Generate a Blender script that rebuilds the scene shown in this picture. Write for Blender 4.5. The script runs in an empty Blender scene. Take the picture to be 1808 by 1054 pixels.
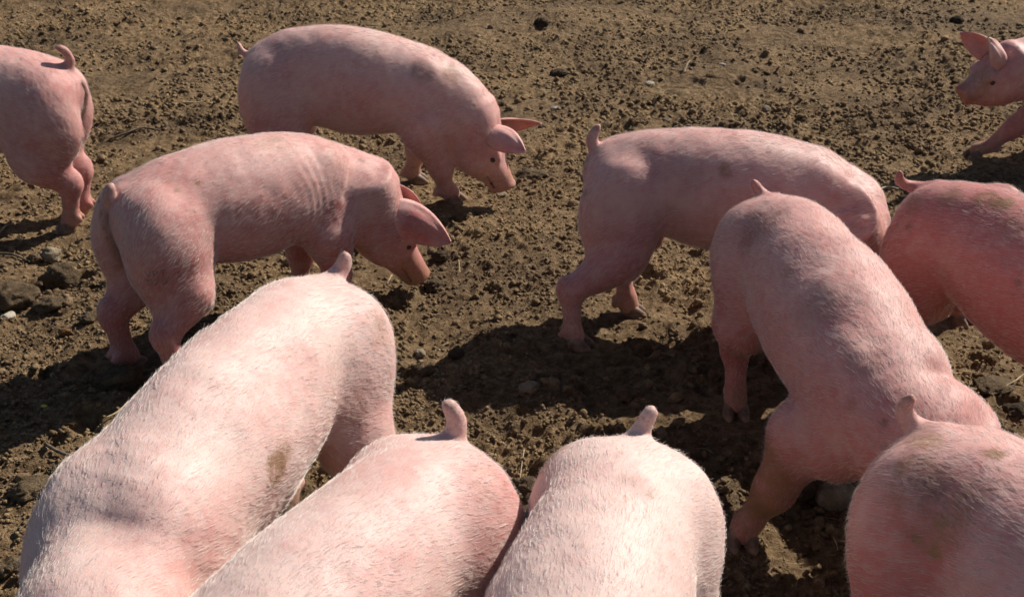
import bpy, math
import numpy as np
from mathutils import Vector, Matrix

R = math.radians
rng = np.random.default_rng(11)

# ------------------------------------------------------------------ camera
CAM_H, PITCH, FPX = 1.70, R(27.0), 2000.0          # metres, down tilt, focal length in photo pixels
PW, PH = 1808.0, 1054.0
scene = bpy.context.scene
cam_data = bpy.data.cameras.new('camera')
cam = bpy.data.objects.new('camera', cam_data)
scene.collection.objects.link(cam)
cam.location = (0, 0, CAM_H)
cam.rotation_euler = (math.pi / 2 - PITCH, 0, 0)
cam_data.sensor_width = 36.0
cam_data.lens = 36.0 * FPX / PW
cam_data.clip_start = 0.05
cam_data.clip_end = 2000.0
cam_data.dof.use_dof = True
cam_data.dof.focus_distance = 2.5
cam_data.dof.aperture_fstop = 11.0
scene.camera = cam

# ------------------------------------------------------------------ daylight
SUN_DIR = Vector((0.77, 0.64, 0)).normalized()      # horizontal direction towards the sun
SUN_EL = R(40.0)
world = bpy.data.worlds.new('World')
scene.world = world
world.use_nodes = True
wn = world.node_tree
for n in list(wn.nodes):
    wn.nodes.remove(n)
w_out = wn.nodes.new('ShaderNodeOutputWorld')
w_bg = wn.nodes.new('ShaderNodeBackground')
w_sky = wn.nodes.new('ShaderNodeTexSky')
w_sky.sky_type = 'NISHITA'
w_sky.sun_disc = False
w_sky.sun_elevation = SUN_EL
w_sky.sun_rotation = math.atan2(SUN_DIR.x, SUN_DIR.y)
w_sky.air_density = 1.0
w_sky.dust_density = 1.0
w_bg.inputs['Strength'].default_value = 0.05
wn.links.new(w_sky.outputs[0], w_bg.inputs[0])
wn.links.new(w_bg.outputs[0], w_out.inputs[0])

sun_data = bpy.data.lights.new('sun', 'SUN')
sun_data.energy = 5.0
sun_data.angle = R(0.53)
sun_data.color = (1.0, 0.93, 0.83)
sun = bpy.data.objects.new('sun', sun_data)
scene.collection.objects.link(sun)
to_sun = Vector((SUN_DIR.x * math.cos(SUN_EL), SUN_DIR.y * math.cos(SUN_EL), math.sin(SUN_EL)))
sun.rotation_euler = to_sun.to_track_quat('Z', 'Y').to_euler()
sun.location = (4, 4, 6)

scene.view_settings.view_transform = 'Standard'
scene.view_settings.look = 'None'
scene.view_settings.gamma = 1.0
scene.view_settings.use_curve_mapping = False
scene.view_settings.exposure = 0.27
scene.cycles.max_bounces = 4
scene.cycles.diffuse_bounces = 2
scene.cycles.adaptive_threshold = 0.03
scene.cycles_curves.shape = 'RIBBONS'

# ------------------------------------------------------------------ helpers
C = scene.collection


def at(px, py, z=0.0):
    """Point of the place at height z that the photograph shows at pixel (px, py)."""
    u = (px - PW / 2) / FPX
    v = (py - PH / 2) / FPX
    d = np.array([u, math.cos(PITCH) - v * math.sin(PITCH), -math.sin(PITCH) - v * math.cos(PITCH)])
    k = (z - CAM_H) / d[2]
    return np.array([0, 0, CAM_H]) + d * k


def at_y(px, py, y):
    """Point of the place at distance y along the ground that the photograph shows at pixel (px, py)."""
    u = (px - PW / 2) / FPX
    v = (py - PH / 2) / FPX
    d = np.array([u, math.cos(PITCH) - v * math.sin(PITCH), -math.sin(PITCH) - v * math.cos(PITCH)])
    return np.array([0, 0, CAM_H]) + d * (y / d[1])


def to_px(P):
    P = np.asarray(P, float)
    x, y, z = P[..., 0], P[..., 1], P[..., 2] - CAM_H
    depth = y * math.cos(PITCH) - z * math.sin(PITCH)
    up = y * math.sin(PITCH) + z * math.cos(PITCH)
    return PW / 2 + FPX * x / depth, PH / 2 - FPX * up / depth, depth


def _h(ix, iy, iz, seed):
    n = (ix.astype(np.int64) * 374761393 + iy.astype(np.int64) * 668265263 + iz.astype(np.int64) * 2147483647 + seed * 974634533) & 0xFFFFFFFF
    n = ((n ^ (n >> 13)) * 1274126177) & 0xFFFFFFFF
    n = ((n ^ (n >> 16)) * 2246822519) & 0xFFFFFFFF
    return (((n ^ (n >> 15)) & 0xFFFFFF) / float(0xFFFFFF)) * 2 - 1


def noise3(p, f, seed=0):
    """Smooth value noise, -1..1."""
    q = np.asarray(p) * f
    i = np.floor(q)
    r = q - i
    i = i.astype(np.int64)
    w = r * r * r * (r * (r * 6 - 15) + 10)
    out = 0
    for dx in (0, 1):
        for dy in (0, 1):
            for dz in (0, 1):
                wt = (w[:, 0] if dx else 1 - w[:, 0]) * (w[:, 1] if dy else 1 - w[:, 1]) * (w[:, 2] if dz else 1 - w[:, 2])
                out = out + wt * _h(i[:, 0] + dx, i[:, 1] + dy, i[:, 2] + dz, seed)
    return out


def noise2(x, y, f, seed=0):
    qx, qy = x * f, y * f
    ix, iy = np.floor(qx), np.floor(qy)
    rx, ry = qx - ix, qy - iy
    ix, iy = ix.astype(np.int64), iy.astype(np.int64)
    wx = rx * rx * rx * (rx * (rx * 6 - 15) + 10)
    wy = ry * ry * ry * (ry * (ry * 6 - 15) + 10)
    z = np.zeros_like(ix)
    return ((_h(ix, iy, z, seed) * (1 - wx) + _h(ix + 1, iy, z, seed) * wx) * (1 - wy)
            + (_h(ix, iy + 1, z, seed) * (1 - wx) + _h(ix + 1, iy + 1, z, seed) * wx) * wy)


def make_mesh(name, verts, faces, mat, smooth=True):
    """faces: (n,k) array or list of such arrays."""
    me = bpy.data.meshes.new(name)
    verts = np.asarray(verts, np.float32)
    if not isinstance(faces, (list, tuple)):
        faces = [faces]
    faces = [np.asarray(f, np.int32) for f in faces if len(f)]
    loops = np.concatenate([f.ravel() for f in faces])
    tot = np.concatenate([np.full(len(f), f.shape[1], np.int32) for f in faces])
    start = np.concatenate([[0], np.cumsum(tot)[:-1]]).astype(np.int32)
    me.vertices.add(len(verts))
    me.vertices.foreach_set('co', verts.ravel())
    me.loops.add(len(loops))
    me.loops.foreach_set('vertex_index', loops)
    me.polygons.add(len(tot))
    me.polygons.foreach_set('loop_start', start)
    me.polygons.foreach_set('loop_total', tot)
    me.update(calc_edges=True)
    me.validate()
    if smooth:
        me.polygons.foreach_set('use_smooth', np.ones(len(me.polygons), bool))
    if mat:
        me.materials.append(mat)
    return me


def link(name, data, parent=None, label=None, cat=None, group=None, kind=None):
    o = bpy.data.objects.new(name, data)
    C.objects.link(o)
    if parent is not None:
        o.parent = parent
    if label:
        o['label'] = label
    if cat:
        o['category'] = cat
    if group:
        o['group'] = group
    if kind:
        o['kind'] = kind
    return o


def icosphere(sub):
    t = (1 + 5 ** 0.5) / 2
    v = [(-1, t, 0), (1, t, 0), (-1, -t, 0), (1, -t, 0), (0, -1, t), (0, 1, t), (0, -1, -t), (0, 1, -t), (t, 0, -1), (t, 0, 1), (-t, 0, -1), (-t, 0, 1)]
    f = [(0, 11, 5), (0, 5, 1), (0, 1, 7), (0, 7, 10), (0, 10, 11), (1, 5, 9), (5, 11, 4), (11, 10, 2), (10, 7, 6), (7, 1, 8),
         (3, 9, 4), (3, 4, 2), (3, 2, 6), (3, 6, 8), (3, 8, 9), (4, 9, 5), (2, 4, 11), (6, 2, 10), (8, 6, 7), (9, 8, 1)]
    v = [np.array(p, float) / np.linalg.norm(p) for p in v]
    for _ in range(sub):
        mid, nf = {}, []
        def m(a, b):
            k = (min(a, b), max(a, b))
            if k not in mid:
                p = v[a] + v[b]
                v.append(p / np.linalg.norm(p))
                mid[k] = len(v) - 1
            return mid[k]
        for a, b, c in f:
            ab, bc, ca = m(a, b), m(b, c), m(c, a)
            nf += [(a, ab, ca), (b, bc, ab), (c, ca, bc), (ab, bc, ca)]
        f = nf
    return np.array(v), np.array(f, np.int32)


# ------------------------------------------------------------------ materials
def new_mat(name):
    m = bpy.data.materials.new(name)
    m.use_nodes = True
    nt = m.node_tree
    return m, nt, nt.nodes['Principled BSDF'], nt.nodes['Material Output']


def nd(nt, kind, **kw):
    n = nt.nodes.new(kind)
    for k, v in kw.items():
        if k in n.inputs:
            n.inputs[k].default_value = v
        else:
            setattr(n, k, v)
    return n


def ramp(nt, fac, stops):
    r = nt.nodes.new('ShaderNodeValToRGB')
    el = r.color_ramp.elements
    el[0].position, el[0].color = stops[0][0], (*stops[0][1], 1)
    el[1].position, el[1].color = stops[-1][0], (*stops[-1][1], 1)
    for p, c in stops[1:-1]:
        e = el.new(p)
        e.color = (*c, 1)
    nt.links.new(fac, r.inputs[0])
    return r.outputs[0]


def mix(nt, fac, a, b, blend='MIX'):
    m = nt.nodes.new('ShaderNodeMix')
    m.data_type = 'RGBA'
    m.blend_type = blend
    for s, v in ((m.inputs[0], fac), (m.inputs[6], a), (m.inputs[7], b)):
        if hasattr(v, 'links'):
            nt.links.new(v, s)
        elif isinstance(v, (int, float)):
            s.default_value = v
        else:
            s.default_value = (*v, 1)
    return m.outputs[2]


def math_n(nt, op, a, b=None, clamp=False):
    m = nt.nodes.new('ShaderNodeMath')
    m.operation = op
    m.use_clamp = clamp
    for s, v in ((m.inputs[0], a), (m.inputs[1], b)):
        if v is None:
            continue
        if hasattr(v, 'links'):
            nt.links.new(v, s)
        else:
            s.default_value = v
    return m.outputs[0]


def soil_material(name, lo, mid_, hi, bump=1.0):
    m, nt, bs, out = new_mat(name)
    geo = nd(nt, 'ShaderNodeNewGeometry')
    big = nd(nt, 'ShaderNodeTexNoise', Scale=1.6, Detail=4.0, Roughness=0.6)
    med = nd(nt, 'ShaderNodeTexNoise', Scale=34.0, Detail=6.0, Roughness=0.65)
    fin = nd(nt, 'ShaderNodeTexNoise', Scale=240.0, Detail=4.0, Roughness=0.7)
    for t in (big, med, fin):
        nt.links.new(geo.outputs['Position'], t.inputs['Vector'])
    c = ramp(nt, med.outputs[0], [(0.30, lo), (0.5, mid_), (0.72, hi)])
    c2 = ramp(nt, big.outputs[0], [(0.35, (0.62, 0.60, 0.60)), (0.65, (1.12, 1.08, 1.0))])
    c = mix(nt, 1.0, c, c2, 'MULTIPLY')
    c3 = ramp(nt, fin.outputs[0], [(0.3, (0.6, 0.58, 0.55)), (0.62, (1.15, 1.15, 1.15))])
    c = mix(nt, 0.75, c, c3, 'MULTIPLY')
    nt.links.new(c, bs.inputs['Base Color'])
    bs.inputs['Roughness'].default_value = 0.95
    bs.inputs['Specular IOR Level'].default_value = 0.15
    hgt = math_n(nt, 'ADD', math_n(nt, 'MULTIPLY', med.outputs[0], 1.6), math_n(nt, 'MULTIPLY', fin.outputs[0], 0.5))
    b = nd(nt, 'ShaderNodeBump', Strength=1.0 * bump, Distance=0.020)
    nt.links.new(hgt, b.inputs['Height'])
    nt.links.new(b.outputs[0], bs.inputs['Normal'])
    return m


M = {}
M['soil'] = soil_material('dry_brown_soil', (0.10, 0.064, 0.035), (0.258, 0.176, 0.100), (0.43, 0.315, 0.195))
M['crumb'] = soil_material('soil_crumb', (0.12, 0.079, 0.044), (0.265, 0.187, 0.11), (0.44, 0.335, 0.215), 0.6)
M['clod'] = soil_material('dirt_clod', (0.09, 0.065, 0.042), (0.17, 0.125, 0.080), (0.27, 0.205, 0.135), 0.9)
M['stone'] = soil_material('dusty_stone', (0.16, 0.13, 0.095), (0.27, 0.225, 0.165), (0.38, 0.33, 0.25), 0.5)
M['pale_stone'] = soil_material('pale_stone', (0.34, 0.31, 0.26), (0.46, 0.42, 0.36), (0.58, 0.54, 0.47), 0.3)
M['dark_clod'] = soil_material('damp_dark_clod', (0.05, 0.038, 0.026), (0.09, 0.07, 0.048), (0.16, 0.125, 0.085), 0.9)
M['rust_stone'] = soil_material('rust_stone', (0.13, 0.065, 0.03), (0.24, 0.13, 0.06), (0.34, 0.20, 0.10), 0.5)

m, nt, bs, _ = new_mat('dry_straw')
nz = nd(nt, 'ShaderNodeTexNoise', Scale=60.0)
nt.links.new(nd(nt, 'ShaderNodeNewGeometry').outputs['Position'], nz.inputs['Vector'])
nt.links.new(ramp(nt, nz.outputs[0], [(0.3, (0.20, 0.14, 0.07)), (0.7, (0.48, 0.38, 0.22))]), bs.inputs['Base Color'])
bs.inputs['Roughness'].default_value = 0.7
M['straw'] = m
m, nt, bs, _ = new_mat('twig_bark')
nz = nd(nt, 'ShaderNodeTexNoise', Scale=90.0)
nt.links.new(nd(nt, 'ShaderNodeNewGeometry').outputs['Position'], nz.inputs['Vector'])
nt.links.new(ramp(nt, nz.outputs[0], [(0.3, (0.06, 0.04, 0.025)), (0.7, (0.20, 0.15, 0.10))]), bs.inputs['Base Color'])
bs.inputs['Roughness'].default_value = 0.8
M['twig'] = m
m, nt, bs, _ = new_mat('yellow_petal')
nz = nd(nt, 'ShaderNodeTexNoise', Scale=120.0)
nt.links.new(nd(nt, 'ShaderNodeNewGeometry').outputs['Position'], nz.inputs['Vector'])
nt.links.new(ramp(nt, nz.outputs[0], [(0.3, (0.45, 0.35, 0.03)), (0.7, (0.65, 0.55, 0.05))]), bs.inputs['Base Color'])
M['petal'] = m


def pig_skin():
    m, nt, bs, out = new_mat('pink_pig_skin')
    att = nd(nt, 'ShaderNodeAttribute', attribute_name='skin_marks')
    sep = nd(nt, 'ShaderNodeSeparateColor')
    nt.links.new(att.outputs['Color'], sep.inputs[0])
    tc = nd(nt, 'ShaderNodeTexCoord')
    big = nd(nt, 'ShaderNodeTexNoise', Scale=7.0, Detail=3.0)
    mott = nd(nt, 'ShaderNodeTexNoise', Scale=38.0, Detail=4.0, Roughness=0.6)
    grit = nd(nt, 'ShaderNodeTexNoise', Scale=130.0, Detail=5.0, Roughness=0.7)
    fine = nd(nt, 'ShaderNodeTexNoise', Scale=420.0, Detail=2.0)
    for t in (big, mott, grit, fine):
        nt.links.new(tc.outputs['Object'], t.inputs['Vector'])
    pale, pink, red = (0.73, 0.53, 0.485), (0.63, 0.355, 0.325), (0.49, 0.18, 0.165)
    f = math_n(nt, 'ADD', math_n(nt, 'MULTIPLY', math_n(nt, 'SUBTRACT', big.outputs[0], 0.5), 1.0),
               math_n(nt, 'MULTIPLY', math_n(nt, 'SUBTRACT', mott.outputs[0], 0.5), 0.8))
    f = math_n(nt, 'ADD', f, sep.outputs['Green'], True)
    skin = ramp(nt, f, [(0.0, pale), (0.5, pink), (1.0, red)])
    # a film of dust in patches
    dust = nd(nt, 'ShaderNodeTexNoise', Scale=4.5, Detail=7.0, Roughness=0.72)
    nt.links.new(tc.outputs['Object'], dust.inputs['Vector'])
    dm = math_n(nt, 'MULTIPLY', math_n(nt, 'SUBTRACT', dust.outputs[0], 0.52), 2.6, True)
    skin = mix(nt, math_n(nt, 'MULTIPLY', dm, 0.42), skin, (0.42, 0.31, 0.235))
    # dried mud and some painted shade: broken up by grit
    d = math_n(nt, 'ADD', math_n(nt, 'MULTIPLY', sep.outputs['Red'], 1.5),
               math_n(nt, 'MULTIPLY', math_n(nt, 'SUBTRACT', grit.outputs[0], 0.58), 2.6), True)
    d = math_n(nt, 'MULTIPLY', d, math_n(nt, 'GREATER_THAN', sep.outputs['Red'], 0.02))
    skin = mix(nt, math_n(nt, 'MULTIPLY', d, 0.85), skin, (0.29, 0.165, 0.08))
    # greyish grime
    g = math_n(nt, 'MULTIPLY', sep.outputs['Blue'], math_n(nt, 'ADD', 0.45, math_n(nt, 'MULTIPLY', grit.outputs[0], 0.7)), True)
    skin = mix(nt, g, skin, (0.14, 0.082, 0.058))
    nt.links.new(skin, bs.inputs['Base Color'])
    bs.inputs['Roughness'].default_value = 0.55
    bs.inputs['Specular IOR Level'].default_value = 0.3
    bs.inputs['Subsurface Weight'].default_value = 0.22
    bs.inputs['Subsurface Radius'].default_value = (1.0, 0.35, 0.22)
    bs.inputs['Subsurface Scale'].default_value = 0.012
    hgt = math_n(nt, 'ADD', math_n(nt, 'MULTIPLY', mott.outputs[0], 0.9), math_n(nt, 'MULTIPLY', fine.outputs[0], 0.35))
    b = nd(nt, 'ShaderNodeBump', Strength=0.35, Distance=0.004)
    nt.links.new(hgt, b.inputs['Height'])
    nt.links.new(b.outputs[0], bs.inputs['Normal'])
    return m


M['skin'] = pig_skin()

m, nt, bs, _ = new_mat('white_bristle')
hi_ = nd(nt, 'ShaderNodeHairInfo')
mud_a = nd(nt, 'ShaderNodeAttribute', attribute_name='mud')
nt.links.new(mix(nt, mud_a.outputs['Fac'], ramp(nt, hi_.outputs['Random'], [(0.0, (0.74, 0.60, 0.53)), (1.0, (0.88, 0.83, 0.78))]), (0.30, 0.18, 0.095)), bs.inputs['Base Color'])
bs.inputs['Roughness'].default_value = 0.5
bs.inputs['Specular IOR Level'].default_value = 0.35
M['bristle'] = m

m, nt, bs, _ = new_mat('hoof_horn')
nz = nd(nt, 'ShaderNodeTexNoise', Scale=50.0, Detail=4.0)
nt.links.new(nd(nt, 'ShaderNodeTexCoord').outputs['Object'], nz.inputs['Vector'])
nt.links.new(ramp(nt, nz.outputs[0], [(0.35, (0.12, 0.07, 0.045)), (0.7, (0.34, 0.22, 0.15))]), bs.inputs['Base Color'])
bs.inputs['Roughness'].default_value = 0.6
M['hoof'] = m

m, nt, bs, _ = new_mat('pig_eye')
nz = nd(nt, 'ShaderNodeTexNoise', Scale=80.0)
nt.links.new(nd(nt, 'ShaderNodeTexCoord').outputs['Object'], nz.inputs['Vector'])
nt.links.new(ramp(nt, nz.outputs[0], [(0.3, (0.02, 0.012, 0.01)), (0.7, (0.07, 0.04, 0.03))]), bs.inputs['Base Color'])
bs.inputs['Roughness'].default_value = 0.12
M['eye'] = m

m, nt, bs, _ = new_mat('tattoo_ink')
nz = nd(nt, 'ShaderNodeTexNoise', Scale=220.0)
nt.links.new(nd(nt, 'ShaderNodeTexCoord').outputs['Object'], nz.inputs['Vector'])
nt.links.new(ramp(nt, nz.outputs[0], [(0.35, (0.20, 0.12, 0.12)), (0.65, (0.30, 0.17, 0.16))]), bs.inputs['Base Color'])
bs.inputs['Roughness'].default_value = 0.7
M['ink'] = m


# ------------------------------------------------------------------ pig modelling: blended distance fields -> one skin mesh
def smin(a, b, k):
    h = np.clip(0.5 + 0.5 * (b - a) / k, 0, 1)
    return b * (1 - h) + a * h - k * h * (1 - h)


def smax(a, b, k):
    return -smin(-a, -b, k)


def ell(p, c, r, axes=None):
    q = p - np.asarray(c)
    if axes is not None:
        q = q @ np.asarray(axes).T
    r = np.asarray(r)
    k0 = np.linalg.norm(q / r, axis=1)
    k1 = np.linalg.norm(q / (r * r), axis=1)
    return k0 * (k0 - 1) / np.maximum(k1, 1e-6)


def rcone(p, a, b, ra, rb):
    a, b = np.asarray(a, float), np.asarray(b, float)
    ab = b - a
    t = np.clip(((p - a) @ ab) / max(ab @ ab, 1e-9), 0, 1)
    return np.linalg.norm(p - (a + t[:, None] * ab), axis=1) - (ra + (rb - ra) * t)


def spline(pts, n):
    """Catmull-Rom through rows of pts."""
    P = np.asarray(pts, float)
    P = np.vstack([2 * P[0] - P[1], P, 2 * P[-1] - P[-2]])
    out = []
    m = len(P) - 3
    for i in range(m):
        t = np.linspace(0, 1, n // m + 1)[:-1][:, None]
        a, b, c, d = P[i:i + 4]
        out.append(0.5 * ((2 * b) + (-a + c) * t + (2 * a - 5 * b + 4 * c - d) * t ** 2 + (-a + 3 * b - 3 * c + d) * t ** 3))
    out.append(P[-2][None])
    return np.vstack(out)


class Sweep:
    """Oval cross-sections (half width, half height up, half height down) along a curved centre line."""

    def __init__(self, rows, n=48, up=(0, 0, 1)):
        S = spline(rows, n)
        self.c, self.w, self.hu, self.hd = S[:, :3], np.maximum(S[:, 3], .004), np.maximum(S[:, 4], .004), np.maximum(S[:, 5], .004)
        T = np.gradient(self.c, axis=0)
        self.seg = np.linalg.norm(T, axis=1)
        self.T = T / self.seg[:, None]
        side = np.cross(np.asarray(up, float), self.T)
        self.s = side / np.maximum(np.linalg.norm(side, axis=1), 1e-6)[:, None]
        self.u = np.cross(self.T, self.s)
        self.n = len(self.c)

    def d(self, p):
        d2 = (p ** 2).sum(1)[:, None] - 2 * p @ self.c.T + (self.c ** 2).sum(1)[None]
        i = d2.argmin(1)
        q = p - self.c[i]
        tt = (q * self.T[i]).sum(1)
        f = i + np.clip(tt / self.seg[i], -0.5, 0.5)
        ids = np.arange(self.n)
        w, hu, hd = np.interp(f, ids, self.w), np.interp(f, ids, self.hu), np.interp(f, ids, self.hd)
        a = (q * self.s[i]).sum(1)
        b = (q * self.u[i]).sum(1)
        h = np.where(b > 0, hu, hd)
        k0 = np.sqrt((a / w) ** 2 + (b / h) ** 2)
        k1 = np.sqrt((a / w ** 2) ** 2 + (b / h ** 2) ** 2)
        d = np.where(k0 < 0.05, -np.minimum(w, h), k0 * (k0 - 1) / np.maximum(k1, 1e-6))
        over = np.where(i == 0, np.maximum(-tt, 0), np.where(i == self.n - 1, np.maximum(tt, 0), 0))
        return np.where(over > 0, np.sqrt(np.maximum(d, 0) ** 2 + over ** 2) + np.minimum(d, 0) * 0.0, d)


def surface_nets(vol, origin, h):
    ins = vol < 0
    sh = np.array(vol.shape)
    cnt = np.zeros(sh - 1, np.int8)
    for dx in (0, 1):
        for dy in (0, 1):
            for dz in (0, 1):
                cnt += ins[dx:sh[0] - 1 + dx, dy:sh[1] - 1 + dy, dz:sh[2] - 1 + dz]
    act = np.argwhere((cnt > 0) & (cnt < 8))
    idx = -np.ones(sh - 1, np.int64)
    idx[tuple(act.T)] = np.arange(len(act))
    acc = np.zeros((len(act), 3))
    num = np.zeros(len(act))
    corner = [(a, b, c) for a in (0, 1) for b in (0, 1) for c in (0, 1)]
    vals = {c: vol[act[:, 0] + c[0], act[:, 1] + c[1], act[:, 2] + c[2]] for c in corner}
    for c in corner:
        for ax in range(3):
            if c[ax] == 0:
                e = list(c)
                e[ax] = 1
                va, vb = vals[c], vals[tuple(e)]
                cr = (va < 0) != (vb < 0)
                t = np.where(cr, va / np.where(cr, va - vb, 1), 0)
                pt = np.array(c, float)[None] + np.zeros((len(act), 3))
                pt[:, ax] += t
                acc += pt * cr[:, None]
                num += cr
    verts = origin + (act + acc / num[:, None]) * h
    quads = []
    for ax in range(3):
        b, c = (ax + 1) % 3, (ax + 2) % 3
        s0 = [slice(1, -1)] * 3
        s1 = [slice(1, -1)] * 3
        s0[ax] = slice(0, -1)
        s1[ax] = slice(1, None)
        A, B = ins[tuple(s0)], ins[tuple(s1)]
        e = np.argwhere(A != B)
        flip = A[tuple(e.T)]
        off = np.array([1, 1, 1])
        off[ax] = 0
        e = e + off
        def cell(db, dc):
            k = e.copy()
            k[:, b] += db
            k[:, c] += dc
            return idx[tuple(k.T)]
        q = np.stack([cell(-1, -1), cell(0, -1), cell(0, 0), cell(-1, 0)], 1)
        q[~flip] = q[~flip][:, ::-1]
        quads.append(q)
    return verts, np.vstack(quads)


def field_to_mesh(fn, lo, hi, h):
    lo, hi = np.asarray(lo), np.asarray(hi)
    B = 4
    nb = np.ceil((hi - lo) / (h * B)).astype(int)
    ax = [lo[i] + (np.arange(nb[i]) * B + (B - 1) / 2) * h for i in range(3)]
    g = np.stack(np.meshgrid(*ax, indexing='ij'), -1).reshape(-1, 3)
    dc = fn(g)
    vol = np.repeat(np.repeat(np.repeat(dc.reshape(nb), B, 0), B, 1), B, 2)
    near = np.argwhere(np.abs(dc.reshape(nb)) < h * B * 1.2)
    o = np.stack(np.meshgrid(np.arange(B), np.arange(B), np.arange(B), indexing='ij'), -1).reshape(-1, 3)
    fi = (near[:, None] * B + o[None]).reshape(-1, 3)
    vol[tuple(fi.T)] = fn(lo + fi * h)
    v, q = surface_nets(vol, lo, h)
    # light smoothing
    e = np.vstack([q[:, [0, 1]], q[:, [1, 2]], q[:, [2, 3]], q[:, [3, 0]]])
    n = len(v)
    deg = np.bincount(e[:, 0], minlength=n) + np.bincount(e[:, 1], minlength=n)
    for _ in range(3):
        s = np.stack([np.bincount(e[:, 0], v[e[:, 1], k], n) + np.bincount(e[:, 1], v[e[:, 0], k], n) for k in range(3)], 1)
        v = v * 0.4 + 0.6 * s / np.maximum(deg, 1)[:, None]
    return v, q


def unit(v):
    v = np.asarray(v, float)
    return v / np.linalg.norm(v)


def ear_mesh(base, along, across, length, width, cup, droop, out):
    """A leaf-shaped thick sheet: base centre, length axis, width axis; out = the convex side."""
    along, across, out = unit(along), unit(across), unit(out)
    nu, nv = 15, 11
    V, thick = [], []
    for i in range(nu):
        u = i / (nu - 1)
        wid = width * (0.5 * (1 - u) ** 0.95 * (0.62 + 1.75 * u) ** 0.85 + 0.008) if u < 1 else width * 0.010
        for j in range(nv):
            v = j / (nv - 1) * 2 - 1
            p = base + along * length * (u - 0.12) + across * wid * v
            p = p - out * (cup * (v * v) * (1 - 0.55 * u) * wid / (0.5 * width)) - out * droop * u * u + out * (.004 * math.sin(5 * u + 3 * v) + .003 * math.sin(9 * v - 4 * u)) * min(1, u * 3) + across * .02 * u * u * length / .15
            V.append(p)
            thick.append(0.0036 * (1 - 0.55 * u) * (1 - 0.7 * v * v) + 0.0008)
    V = np.array(V).reshape(nu, nv, 3)
    th = np.array(thick).reshape(nu, nv)
    du = np.gradient(V, axis=0)
    dv = np.gradient(V, axis=1)
    N = np.cross(du, dv)
    N /= np.maximum(np.linalg.norm(N, axis=2, keepdims=True), 1e-9)
    top, bot = V + N * th[..., None], V - N * th[..., None]
    verts = np.vstack([top.reshape(-1, 3), bot.reshape(-1, 3)])
    k = nu * nv
    F = []
    for i in range(nu - 1):
        for j in range(nv - 1):
            a, b, c, d = i * nv + j, (i + 1) * nv + j, (i + 1) * nv + j + 1, i * nv + j + 1
            F.append((a, b, c, d))
            F.append((k + d, k + c, k + b, k + a))
    rim = [(i, 0) for i in range(nu)] + [(nu - 1, j) for j in range(1, nv)] + [(i, nv - 1) for i in range(nu - 2, -1, -1)] + [(0, j) for j in range(nv - 2, 0, -1)]
    rid = [i * nv + j for i, j in rim]
    for a, b in zip(rid, rid[1:] + rid[:1]):
        F.append((a, k + a, k + b, b))
    return verts, np.array(F, np.int32)


# claw (half of a cloven hoof), toe towards +x, sole on z = 0
def claw_mesh():
    v, f = icosphere(2)
    x, y, z = v[:, 0], v[:, 1], v[:, 2]
    X = x * 0.034 + 0.010 - 0.012 * np.clip(z, 0, 1)
    Y = y * 0.0155 * (1 - 0.25 * np.clip(x, 0, 1))
    Z = np.where(z < 0, z * 0.012, z * 0.036 * (1 - 0.35 * np.clip(x, -1, 1))) + 0.012
    return make_mesh('hoof', np.stack([X, Y, Z], 1), f, M['hoof'])


CLAW = claw_mesh()
ev, ef = icosphere(2)
EYE = make_mesh('eye', ev, ef, M['eye'])

FOOT_SPOTS = []
PIG_BODIES = {}
QUICK = False


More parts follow.
